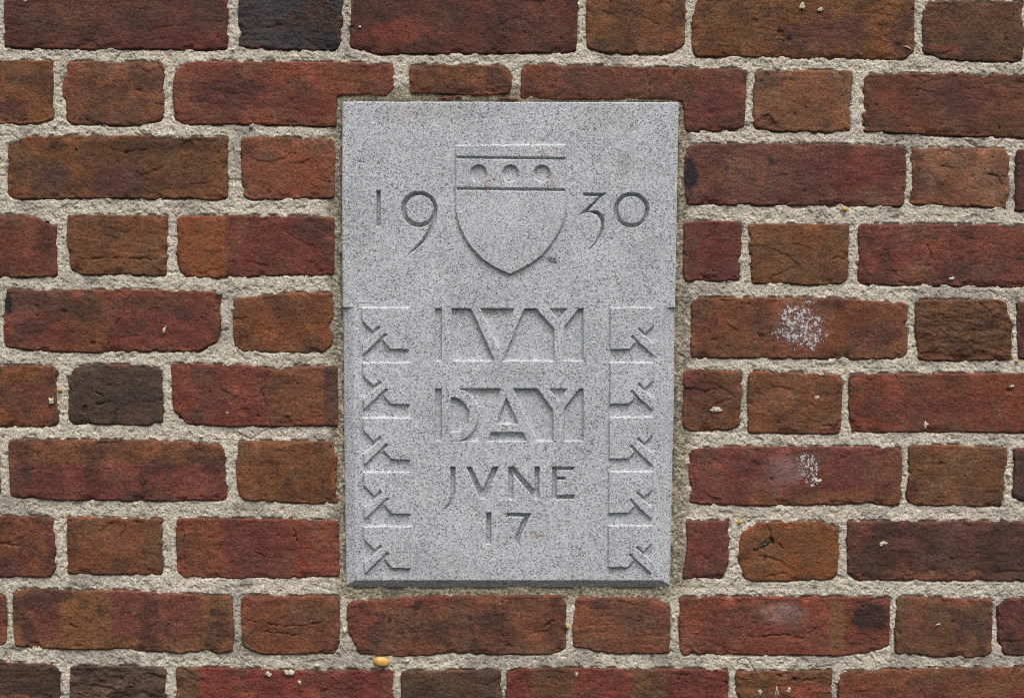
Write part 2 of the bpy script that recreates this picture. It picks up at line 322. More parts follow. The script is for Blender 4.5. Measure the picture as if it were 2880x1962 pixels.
# course 4
B([(9, 920), (11, 829), (21, 817), (366, 816), (602, 820), (620, 834), (613, 868), (619, 920), (611, 958), (559, 988), (387, 988), (258, 991), (129, 986), (26, 980), (13, 971)], (116, 63, 48),
  [(10, 815, 200, 880, (88, 64, 54), .75, 14), ('e', 240, 870, 45, 45, (82, 60, 44), .8), ('e', 22, 850, 16, 26, (42, 40, 42), 1.), ('e', 100, 925, 80, 45, (108, 56, 50), .6), ('e', 500, 890, 110, 20, (88, 54, 50), .7), (300, 880, 590, 980, (110, 56, 50), .6, 16), (200, 880, 305, 985, (112, 66, 46), .7, 10)],
  [[(372, 818), (362, 838), (330, 860)], [(302, 985), (306, 940), (330, 905), (365, 855)]], .3, [(182, 877, 9, 1.6), (262, 965, 8, 2.0), (104, 864, 9, 1.2)])
B([(655, 898), (658, 840), (796, 827), (826, 823), (936, 825), (936, 890), (921, 915), (934, 937), (934, 971), (908, 991), (688, 989), (660, 971)], (120, 72, 46), [('e', 800, 890, 60, 40, (108, 66, 46), .5), ('e', 915, 935, 18, 40, (128, 66, 46), .6)])
B([(1945, 940), (1945, 851), (1962, 839), (2095, 836), (2353, 840), (2439, 846), (2543, 851), (2553, 864), (2553, 993), (2538, 1008), (2396, 1009), (2095, 1006), (1945, 1006)], (118, 70, 49),
  [('e', 2240, 920, 110, 75, (132, 76, 56), .6), ('e', 2450, 940, 90, 35, (96, 58, 52), .75), ('e', 2060, 960, 90, 30, (110, 64, 46), .5), ('bloom', 2250, 917, 98, 90, 1.12), ('pow', 2250, 920, 110, 95, .95)], [[(2136, 935), (2142, 958)]], .1, [(2141, 945, 8, 1.2), (2010, 957, 9, .8)])
B([(2575, 920), (2577, 855), (2590, 844), (2805, 843), (2831, 851), (2833, 881), (2847, 907), (2846, 1010), (2762, 1013), (2655, 1013), (2586, 1011)], (104, 68, 47), [('e', 2740, 900, 70, 40, (88, 60, 46), .6), ('e', 2640, 1005, 60, 14, (118, 62, 46), .7)], [[(2750, 845), (2785, 880)]], 1.3)
B([(2863, 851), (3150, 856), (3150, 1020), (2866, 1008)], PU)
# course 5
B([(-470, 1025), (0, 1029), (151, 1029), (157, 1036), (160, 1191), (133, 1198), (0, 1201), (-470, 1198)], (118, 68, 46), [('e', 80, 1110, 60, 50, (104, 58, 50), .6), ('e', 150, 1185, 18, 20, (56, 44, 42), .7), ('e', 60, 1050, 90, 20, (120, 74, 44), .6)])
B([(191, 1062), (207, 1034), (258, 1027), (409, 1027), (447, 1040), (454, 1070), (457, 1186), (430, 1187), (422, 1195), (301, 1193), (207, 1191), (194, 1178)], (78, 62, 55), [('e', 420, 1150, 40, 30, (92, 66, 58), .5)], [[(268, 1100), (290, 1112)], [(330, 1150), (322, 1180)], [(275, 1138), (310, 1128)]], .3, [(238, 1152, 12, 2.2)])
B([(484, 1070), (480, 1023), (731, 1029), (766, 1040), (818, 1032), (947, 1029), (950, 1197), (645, 1198), (521, 1191), (516, 1182), (488, 1152)], (116, 60, 49),
  [(755, 1020, 912, 1200, (118, 74, 50), .85, 12), (912, 1020, 952, 1200, (86, 62, 54), .9, 6), ('e', 850, 1180, 70, 20, (126, 66, 50), .6), ('e', 600, 1120, 60, 50, (108, 56, 50), .5)],
  [[(757, 1045), (740, 1085), (738, 1110), (752, 1140), (755, 1195)], [(620, 1030), (617, 1072)], [(660, 1100), (690, 1135)]], .35, [(810, 1185, 14, 1.4), (690, 1160, 16, 1.2)])
B([(1923, 1110), (1925, 1044), (1966, 1039), (2082, 1044), (2087, 1057), (2081, 1195), (2061, 1208), (1945, 1212), (1923, 1199)], (116, 69, 47), [('e', 1950, 1080, 45, 44, (110, 58, 52), .9), ('e', 2055, 1100, 20, 30, (110, 64, 54), .5)], [[(2010, 1086), (2005, 1110), (2001, 1124)]], .1)
B([(2104, 1130), (2108, 1053), (2121, 1045), (2353, 1052), (2371, 1075), (2368, 1113), (2364, 1195), (2358, 1217), (2319, 1219), (2181, 1217), (2106, 1217)], (120, 75, 50), [('e', 2340, 1204, 30, 16, (110, 50, 46), .9), ('e', 2360, 1110, 12, 40, (106, 56, 50), .7), ('e', 2230, 1190, 80, 20, (104, 64, 48), .5)], [[(2315, 1200), (2358, 1196)]], .1)
B([(2388, 1135), (2392, 1057), (2405, 1053), (2568, 1051), (2880, 1050), (3010, 1050), (3010, 1218), (2880, 1217), (2568, 1213), (2396, 1217)], (118, 64, 48), [('e', 2600, 1150, 220, 30, (106, 56, 50), .7), ('e', 2700, 1075, 180, 20, (122, 68, 46), .7), ('e', 2470, 1190, 90, 20, (124, 58, 44), .6), ('pow', 2680, 1150, 40, 50, .35)], (), .2, [(2838, 1100, 10, 1.4)])
# course 6
B([(-640, 1236), (-8, 1238), (-2, 1400), (-640, 1398)], OR)
B([(28, 1338), (24, 1247), (30, 1236), (465, 1238), (495, 1242), (602, 1249), (628, 1260), (632, 1282), (630, 1321), (637, 1398), (620, 1407), (538, 1405), (516, 1407), (430, 1408), (258, 1406), (151, 1405), (86, 1396), (56, 1400), (32, 1392)], (112, 60, 51),
  [(25, 1235, 640, 1306, (118, 74, 50), .9, 8), ('e', 60, 1260, 50, 30, (96, 58, 48), .7), ('e', 200, 1370, 130, 30, (98, 54, 48), .5), ('e', 480, 1360, 150, 40, (122, 64, 54), .6)],
  [[(410, 1352), (400, 1375), (403, 1405)], [(107, 1240), (108, 1285)]], .3)
B([(665, 1320), (669, 1247), (680, 1241), (934, 1242), (938, 1277), (949, 1285), (944, 1316), (949, 1411), (895, 1416), (688, 1407), (669, 1394)], (122, 74, 45), [('e', 800, 1290, 100, 40, (118, 70, 46), .5), ('e', 935, 1330, 14, 80, (112, 62, 46), .6)])
B([(1939, 1308), (1940, 1268), (1966, 1262), (2095, 1256), (2310, 1257), (2525, 1259), (2538, 1268), (2536, 1347), (2530, 1422), (2439, 1415), (2332, 1419), (2138, 1421), (1988, 1418), (1940, 1410), (1945, 1377)], (116, 62, 54),
  [('e', 2350, 1412, 260, 34, (120, 76, 52), .85), (2496, 1255, 2540, 1425, (116, 72, 52), .8, 10), ('e', 2200, 1330, 60, 60, (128, 84, 82), .7), ('e', 2100, 1310, 50, 30, (98, 54, 48), .5), ('bloom', 2275, 1315, 46, 70, 1.05), ('pow', 2220, 1320, 80, 60, 1.0)], (), .25, [(2122, 1305, 13, 1.2)])
B([(2558, 1340), (2556, 1290), (2558, 1264), (2573, 1253), (2676, 1253), (2831, 1260), (2833, 1285), (2827, 1347), (2818, 1424), (2698, 1422), (2586, 1419), (2551, 1411), (2553, 1355), (2564, 1316)], (112, 74, 50), [('e', 2568, 1385, 14, 30, (92, 50, 42), .7), ('e', 2640, 1260, 80, 14, (124, 70, 48), .6)], (), .1, [(2645, 1305, 9, 1.2)])
B([(2855, 1264), (3110, 1268), (3110, 1420), (2870, 1408), (2850, 1398)], (78, 54, 54), [], (), .4)
# course 7
B([(-470, 1448), (0, 1452), (125, 1452), (151, 1463), (154, 1600), (142, 1620), (0, 1621), (-470, 1618)], (114, 66, 48), [('e', 20, 1590, 60, 30, (94, 54, 50), .8), ('e', 140, 1530, 16, 80, (100, 50, 46), .8)], [[(28, 1480), (22, 1530), (60, 1532)], [(0, 1529), (30, 1530)]], .2)
B([(188, 1530), (189, 1454), (452, 1461), (455, 1467), (456, 1613), (387, 1615), (258, 1614), (191, 1611)], (118, 72, 49), [('e', 300, 1580, 90, 30, (112, 62, 44), .5)], [[(345, 1462), (352, 1485), (340, 1510)]], .1)
B([(495, 1523), (495, 1463), (508, 1458), (731, 1459), (947, 1465), (951, 1471), (953, 1618), (882, 1622), (775, 1626), (602, 1626), (516, 1622), (501, 1613)], (124, 62, 49),
  [(520, 1455, 624, 1630, (122, 72, 50), .85, 7), (624, 1455, 800, 1630, (104, 56, 52), .65, 30), ('e', 930, 1540, 50, 60, (132, 68, 56), .6)],
  [[(826, 1488), (833, 1515), (840, 1550)], [(511, 1465), (516, 1530), (520, 1600)]], .15, [(830, 1507, 6, 2.2), (783, 1506, 5, 1.)])
B([(1931, 1467), (2050, 1465), (2051, 1475), (2048, 1583), (2031, 1626), (1921, 1626), (1927, 1583), (1935, 1523)], (112, 60, 53), [('e', 2040, 1480, 16, 16, (84, 54, 54), .7)])
B([(2080, 1532), (2087, 1501), (2130, 1469), (2310, 1467), (2358, 1484), (2360, 1497), (2355, 1613), (2336, 1631), (2121, 1633), (2095, 1626), (2080, 1583)], (124, 74, 42), [('e', 2220, 1520, 90, 40, (112, 72, 48), .5), ('e', 2300, 1600, 60, 30, (126, 70, 38), .5), ('e', 2100, 1580, 20, 40, (110, 68, 36), .6)],
  [[(2154, 1469), (2163, 1490), (2170, 1515)], [(2148, 1537), (2120, 1547), (2088, 1548)], [(2150, 1540), (2151, 1575)], [(2180, 1520), (2202, 1540)], [(2141, 1538), (2160, 1522), (2176, 1517)], [(2143, 1541), (2158, 1532), (2172, 1521)]], .15, [(2146, 1535, 8, 8), (2157, 1528, 10, 9), (2168, 1520, 9, 8)])
B([(2384, 1540), (2386, 1467), (2880, 1467), (3010, 1468), (3010, 1636), (2880, 1633), (2409, 1631), (2386, 1613)], (92, 58, 51), [('e', 2560, 1622, 260, 26, (118, 74, 56), .75), ('e', 2420, 1530, 40, 60, (106, 62, 52), .6), ('e', 2800, 1540, 120, 50, (80, 52, 50), .6), ('e', 2560, 1520, 60, 40, (104, 60, 54), .5)], (), .5)
# course 8
B([(-270, 1668), (10, 1672), (16, 1740), (15, 1812), (-270, 1808)], RB)
B([(37, 1740), (37, 1669), (65, 1657), (172, 1657), (323, 1661), (516, 1671), (645, 1676), (653, 1686), (653, 1828), (615, 1836), (581, 1825), (529, 1835), (344, 1826), (129, 1822), (43, 1816)], (122, 78, 50),
  [(68, 1662, 172, 1800, (106, 58, 50), .85, 10), (310, 1660, 570, 1795, (112, 60, 52), .8, 14), (172, 1670, 310, 1815, (124, 80, 48), .7, 8), ('e', 120, 1720, 40, 40, (92, 52, 48), .5), ('e', 600, 1760, 50, 60, (122, 76, 50), .7), ('bloom', 500, 1745, 30, 40, .12)],
  [[(262, 1660), (262, 1690), (256, 1702)], [(198, 1735), (195, 1755), (218, 1762)], [(174, 1757), (200, 1756)]], .3, [(285, 1770, 10, .8), (475, 1758, 6, 1.)])
B([(680, 1750), (680, 1680), (697, 1674), (953, 1677), (956, 1816), (938, 1837), (731, 1839), (684, 1816)], (122, 72, 52), [('e', 820, 1780, 110, 40, (112, 66, 46), .5), ('e', 780, 1690, 100, 14, (108, 58, 44), .5)], [[(700, 1745), (760, 1756), (850, 1760), (900, 1750)], [(740, 1775), (850, 1785)]], .3)
B([(977, 1735), (977, 1702), (992, 1691), (1155, 1677), (1284, 1674), (1581, 1674), (1592, 1699), (1590, 1820), (1560, 1839), (1370, 1839), (1241, 1837), (1147, 1846), (1005, 1837), (996, 1807), (981, 1777)], (114, 70, 53),
  [('e', 1020, 1740, 60, 70, (118, 62, 52), .75), ('e', 1200, 1690, 130, 14, (118, 58, 48), .7), ('e', 1172, 1702, 20, 12, (56, 44, 46), .8), ('e', 1100, 1743, 11, 11, (58, 46, 48), .9), ('e', 1002, 1741, 9, 8, (62, 48, 48), .8), ('e', 1430, 1785, 20, 30, (88, 54, 48), .6), ('e', 1320, 1740, 12, 10, (72, 50, 48), .6)],
  [[(1412, 1690), (1418, 1720)], [(1402, 1730), (1398, 1752)], [(1560, 1745), (1530, 1762)]], .25, [(1430, 1815, 9, 1.4)])
B([(1614, 1760), (1616, 1699), (1628, 1682), (1844, 1682), (1884, 1702), (1882, 1837), (1801, 1838), (1689, 1837), (1654, 1822), (1613, 1818)], (118, 72, 54), [('e', 1690, 1698, 50, 14, (72, 48, 48), .7), ('e', 1850, 1710, 40, 20, (126, 66, 54), .7), ('e', 1640, 1690, 30, 10, (124, 60, 50), .7)], (), .2)
B([(1912, 1760), (1912, 1686), (1927, 1679), (2095, 1678), (2310, 1678), (2500, 1680), (2505, 1691), (2500, 1816), (2461, 1831), (2353, 1844), (2138, 1841), (1914, 1841)], (122, 64, 50),
  [(2334, 1690, 2376, 1830, (122, 84, 54), .85, 8), ('e', 2445, 1735, 62, 60, (54, 42, 42), .9), ('e', 2210, 1720, 60, 30, (142, 106, 98), .6), ('e', 2430, 1800, 60, 16, (104, 56, 50), .6), ('pow', 2210, 1730, 110, 60, .9), ('e', 2080, 1760, 60, 50, (116, 60, 48), .4)],
  [[(2100, 1785), (2140, 1793), (2200, 1783), (2250, 1794), (2270, 1785), (2290, 1765)]], .5)
B([(2520, 1755), (2525, 1691), (2538, 1677), (2792, 1686), (2788, 1833), (2762, 1847), (2633, 1846), (2521, 1837)], (108, 72, 52), [('e', 2580, 1760, 40, 70, (116, 66, 52), .5), ('e', 2700, 1690, 100, 8, (124, 66, 54), .7)])
B([(2808, 1760), (2807, 1704), (2835, 1682), (3080, 1690), (3080, 1850), (2880, 1843), (2827, 1839), (2809, 1798)], (98, 56, 50), [('e', 2860, 1820, 40, 30, (70, 46, 46), .6)], [[(2812, 1730), (2830, 1775)]])
# course 9
B([(-460, 1860), (0, 1863), (146, 1868), (163, 1884), (167, 2042), (-460, 2040)], (82, 58, 50), [('e', 90, 1935, 70, 20, (60, 46, 46), .6), ('e', 60, 1960, 120, 14, (118, 76, 48), .6)], (), .8)
B([(197, 1940), (198, 1874), (447, 1874), (463, 1889), (465, 2046), (200, 2046)], (90, 70, 60), [('e', 330, 1930, 60, 30, (98, 74, 64), .5)], (), 1.6)
B([(495, 1940), (495, 1876), (731, 1880), (780, 1885), (1104, 1884), (1106, 2052), (498, 2052)], (118, 56, 48), [(490, 1870, 563, 2050, (104, 76, 54), .9, 6), ('e', 670, 1910, 60, 16, (140, 66, 52), .6), ('e', 710, 1950, 30, 20, (152, 80, 60), .6), ('e', 980, 1930, 60, 40, (98, 54, 48), .5)], (), .7)
B([(1129, 1950), (1129, 1887), (1407, 1884), (1408, 2055), (1130, 2055)], (90, 64, 50), [('e', 1380, 1930, 20, 40, (78, 62, 58), .6)])
B([(1425, 1950), (1426, 1893), (1456, 1878), (1940, 1882), (2048, 1884), (2050, 2055), (1428, 2055)], (114, 56, 46), [(1495, 1880, 1620, 2050, (104, 72, 50), .85, 10), (1775, 1880, 1875, 2050, (104, 74, 50), .8, 10), ('e', 1700, 1940, 50, 30, (132, 60, 48), .6), ('e', 1930, 1910, 50, 30, (104, 54, 48), .5)], [[(1915, 1890), (1905, 1925), (1912, 1962)]], .5)
B([(2070, 1950), (2071, 1889), (2246, 1887), (2338, 1884), (2342, 2055), (2072, 2055)], (112, 72, 48), [('e', 2250, 1940, 90, 30, (138, 70, 52), .8), ('e', 2120, 1910, 50, 16, (112, 74, 44), .6)], [[(2180, 1895), (2240, 1915), (2320, 1905)]], .8, [(2235, 1910, 10, 1.6)])
B([(2360, 1960), (2360, 1902), (2396, 1887), (2611, 1880), (2880, 1875), (2990, 1872), (2990, 2045), (2362, 2055)], (114, 70, 50), [('e', 2440, 1930, 80, 40, (122, 62, 48), .7), ('e', 2560, 1955, 140, 30, (108, 60, 48), .6), ('e', 2860, 1950, 40, 20, (118, 56, 46), .6)], [[(2470, 1905), (2465, 1925)]], .3)
N_SEEN = len(SPECS)
# the same bond carries on a little beyond the view
pal = [RB, DR, BR, OR, TN, PU, DB]
rows_y = [(-258, -85, -.4), (-40, 140, 1), (170, 350, 1), (383, 560, 1), (605, 778, 1), (820, 990, 1), (1029, 1200, 1), (1240, 1408, 1), (1455, 1622, 1), (1665, 1832, 1), (1868, 2045, 1), (2085, 2255, -.4)]
rowends = [None, (-15, 2905), (-500, 3080), (-668, 3148), (-490, 3063), (-18, 3178), (-500, 3038), (-668, 3138), (-500, 3038), (-298, 3108), (-490, 3018), None]
for k, ((ya, yb, f), e) in enumerate(zip(rows_y, rowends)):
    def put(x0, x1):
        sl = 0.012
        B([(x0, ya + sl * x0), (x1, ya + sl * x1), (x1, yb + sl * x1), (x0, yb + sl * x0)] if e is None else
          [(x0, ya + (6 if x0 > 1440 else -6)), (x1, ya + (6 if x0 > 1440 else -6)), (x1, yb + (6 if x0 > 1440 else -6)), (x0, yb + (6 if x0 > 1440 else -6))], random.choice(pal))
    if e is None:
        x = -900 + 170 * (k % 2); j = 0
        while x < 3700:
            wd = 615 if j % 2 == 0 else 275; put(x, x + wd); x += wd + 30; j += 1
    else:
        x = e[0]; j = k
        while x > -800:
            wd = 275 if j % 2 else 615; put(x - wd, x); x -= wd + 30; j += 1
        x = e[1]; j = k
        while x < 3600:
            wd = 275 if j % 2 else 615; put(x, x + wd); x += wd + 30; j += 1

# ------------------------------------------------------------------ the brick wall
wall = bpy.data.objects.new('brick_wall', None); sc.collection.objects.link(wall)
wall.location = (0, 0, Z0 - 0.45); wall.empty_display_size = 0.1
wall['label'] = 'weathered red and brown brick wall with wide cream mortar joints surrounding the stone plaque'
wall['category'] = 'wall'
WL = np.array(wall.location)
OUTL = [rough_outline(s[0], 5, 4, 2.3, 11 * i + 3, 1.8) for i, s in enumerate(SPECS)]

def brick_colour(fx, fy, D, spec, seed):
    base = lin(spec[1]); n = len(fx)
    C = np.tile(base, (n, 1))
    wx = fx + 16 * fbm(fx, fy, 60, 3, seed + 1); wy = fy + 12 * fbm(fx, fy, 60, 3, seed + 2)
    t = fbm(fx, fy, 130, 4, seed + 3, .6); C = C * (1 + 0.20 * t)[:, None]
    g = smooth(-.15, .75, fbm(fx, fy, 105, 4, seed + 30, .6)); C = C * (1 - .5 * g[:, None]) + lin((104, 78, 60)) * C.mean(1)[:, None] / lin((104, 78, 60)).mean() * (.5 * g[:, None])
    hue = fbm(fx, fy, 90, 2, seed + 4); C = C * np.c_[1 + 0.10 * hue, 1 - 0.02 * hue, 1 - 0.14 * hue]
    bloom = np.zeros(n); powd = np.zeros(n)
    for p in spec[2]:
        if p[0] == 'e':
            _, cx, cy, rx, ry, col, st = p
            r = np.sqrt(((wx - cx) / rx) ** 2 + ((wy - cy) / ry) ** 2); m = (1 - smooth(0.5, 1.2, r + .22 * fbm(fx, fy, 26, 4, seed + 31, .65))) * st
            C = C * (1 - m[:, None]) + lin(col) * m[:, None]
        elif p[0] == 'bloom':
            _, cx, cy, rx, ry, st = p
            r = (np.abs((fx - cx) / rx) ** 3 + np.abs((fy - cy) / ry) ** 3) ** (1 / 3) + 0.3 * fbm(fx, fy, 45, 3, seed + 9)
            bloom = np.maximum(bloom, (1 - smooth(0.35, 1.15, r)) * st)
        elif p[0] == 'pow':
            _, cx, cy, rx, ry, st = p
            r = np.sqrt(((wx - cx) / rx) ** 2 + ((wy - cy) / ry) ** 2); powd = np.maximum(powd, (1 - smooth(0.2, 1.2, r)) * st)
        else:
            x0, y0, x1, y1, col, st, sf = p
            qx = fx + 5 * fbm(fx, fy, 50, 3, seed + 5); qy = fy + 5 * fbm(fx, fy, 50, 3, seed + 6)
            m = smooth(x0 - sf, x0 + sf, qx) * (1 - smooth(x1 - sf, x1 + sf, qx)) * smooth(y0 - sf, y0 + sf, qy) * (1 - smooth(y1 - sf, y1 + sf, qy)) * st
            C = C * (1 - m[:, None]) + lin(col) * m[:, None]
    # scorching from the kiln, in clouds of its own shape
    rs = np.random.RandomState(seed + 5).uniform(0, 1)
    sc_m = smooth(.18, .62, fbm(fx, fy * 1.25, 120, 5, seed + 40, .62) + .28 * (rs - .5)) * (.25 + .45 * rs)
    C = C * (1 - sc_m[:, None]) + lin((70, 50, 45)) * sc_m[:, None]
    lt = smooth(.2, .7, fbm(fx, fy, 80, 5, seed + 41, .62)) * .35
    C = C * (1 + lt[:, None] * np.array([.55, .38, .25]))
    # chipped arrises show the redder body of the clay
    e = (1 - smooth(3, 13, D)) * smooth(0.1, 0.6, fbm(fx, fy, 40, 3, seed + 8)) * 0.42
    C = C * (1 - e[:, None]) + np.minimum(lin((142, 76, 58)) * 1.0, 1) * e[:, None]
    L = (C @ np.array([.3, .55, .15]))[:, None]; C = (L + (C - L) * 0.90) * np.array([.97, 1.02, .96])
    return np.clip(C, 0.004, 0.9), bloom, powd

def brick_relief(fx, fy, D, spec, seed, rnd):
    """height in mm above the wall face"""
    r = 1.0 + 1.2 * smooth(-.3, .5, fbm(fx, fy, 90, 2, seed + 11))
    d = np.minimum(D * S * 1000, r)
    H = -(r - np.sqrt(np.maximum(r * r - (r - d) ** 2, 0)))
    H = H + 0.4 * fbm(fx, fy, 150, 2, seed + 12) + 0.30 * fbm(fx, fy * 1.2, 32, 4, seed + 13, 0.6)
    # chipped stretches of the edge
    ch = smooth(0.12, 0.5, fbm(fx, fy, 70, 3, seed + 14)); H = H - ch * (1 - smooth(4, 20, D)) * 1.6
    # drag marks of the wooden mould
    H = H - (0.30 if seed % 4 == 0 else 0.08) * smooth(0.25, 0.6, perlin(fx / 60., fy / 11., seed + 15)) + 0.16 * fbm(fx, fy, 12, 2, seed + 19)
    k = spec[4]
    if k:
        q = fbm(fx * 0.75, fy * 1.4, 42, 4, seed + 16, 0.6)
        H = H + k * 0.8 * q - k * 1.1 * smooth(0.05, 0.0, np.abs(fbm(fx * .6, fy * 1.5, 55, 3, seed + 17))) * smooth(-.1, .5, q + .2)
    for x, y, rr, dep in spec[5]:
        a = np.sqrt((fx - x) ** 2 + ((fy - y) * 1.1) ** 2) + rr * .5 * fbm(fx, fy, rr * 1.3, 2, seed + 18)
        H = H - dep * (1 - smooth(rr * 0.45, rr * 1.1, a))
    # pits, sand nodules and shallow creases of the hand-thrown clay
    rg = np.random.RandomState(seed + 900); x0, x1, y0, y1 = fx.min(), fx.max(), fy.min(), fy.max()
    for _ in range(int((x1 - x0) / 22)):
        px, py, rr = rg.uniform(x0, x1), rg.uniform(y0, y1), rg.choice([2.6, 3.2, 4.0, 6.0, 9.0], p=[.35, .3, .2, .1, .05])
        dep = rg.choice([1.5, 1.0, -.5]) * (1.0 if rr < 5 else .6)
        I = np.where((np.abs(fx - px) < rr * 2) & (np.abs(fy - py) < rr * 2))[0]
        if len(I):
            a = np.hypot(fx[I] - px, (fy[I] - py) * rg.uniform(.8, 1.5)) * (1 + .3 * fbm(fx[I], fy[I], rr * 1.2, 1, seed + 26)); H[I] -= dep * (1 - smooth(rr * .3, rr * 1.15, a))
    for _ in range(rg.randint(1, 5)):
        px, py, ln, an, kv = rg.uniform(x0, x1), rg.uniform(y0, y1), rg.uniform(25, 130), rg.normal(0, .35), rg.normal(0, .004)
        dx, dy = fx - px, fy - py; u = dx * math.cos(an) + dy * math.sin(an); v = -dx * math.sin(an) + dy * math.cos(an) + kv * u * u + 5 * fbm(fx, fy, 35, 3, seed + 27)
        env = 1 - smooth(ln * .3, ln * .55, np.abs(u)); dep = rg.uniform(.4, 1.0)
        H = H - env * dep * np.exp(-(v / 2.6) ** 2) - env * dep * .5 * smooth(0, 3, v) * (1 - smooth(4, 26, v))
    for line in spec[3]:
        L = np.asarray(line, float)
        jx = fx + 5 * fbm(fx, fy, 22, 2, seed + 21); jy = fy + 5 * fbm(fx, fy, 22, 2, seed + 22)
        dm = np.full(len(fx), 1e9)
        for a, b in zip(L[:-1], L[1:]):
            e = b - a; t = np.clip(((jx - a[0]) * e[0] + (jy - a[1]) * e[1]) / max(e @ e, 1e-6), 0, 1)
            dm = np.minimum(dm, np.hypot(jx - a[0] - t * e[0], jy - a[1] - t * e[1]))
        wv = 2.2 + 1.6 * fbm(fx, fy, 30, 1, seed + 23)
        H = H - 2.0 * np.exp(-(dm / np.maximum(wv * .8, 1.0)) ** 2) * smooth(-.5, .1, fbm(fx, fy, 40, 2, seed + 24))
    return H + rnd

BOFF = []
for i, sp in enumerate(SPECS):
    rng = np.random.RandomState(100 + i)
    seen = i < N_SEEN
    V = OUTL[i]; h = (2.75 if seen else 9.0)
    fx, fy, D, quads, edges = grid_in_outline(V, h)
    off = rng.uniform(-0.5, 0.7); BOFF.append(off)
    H = brick_relief(fx, fy, D, sp, 31 * i, off)
    # a slight tilt of its own
    c = V.mean(0); H = H + (fx - c[0]) * rng.uniform(-.0012, .0012) + (fy - c[1]) * rng.uniform(-.004, .004)
    loc = np.array([X(c[0]), 0.0, Z(c[1])])
    co = np.c_[(fx - CX) * S - loc[0], -H * 1e-3, Z0 + (CY - fy) * S - loc[2]]
    co2, q2, bv = with_skirt(co, quads, edges, 0.095)
    me = make_mesh('brick', co2, q2)
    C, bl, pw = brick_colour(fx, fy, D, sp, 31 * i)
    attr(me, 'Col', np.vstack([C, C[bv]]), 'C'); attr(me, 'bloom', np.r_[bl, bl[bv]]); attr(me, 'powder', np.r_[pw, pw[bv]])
    add_obj('brick', me, M_BRICK, wall, loc - WL)

# ------------------------------------------------------------------ outline of the stone (units)
PLQ = np.array([(964, 287), (1908, 289), (1903, 560), (1898, 864), (1896.5, 1120), (1891, 1330), (1885, 1653), (973, 1653), (968, 1282), (964.5, 866), (963, 560)], float)

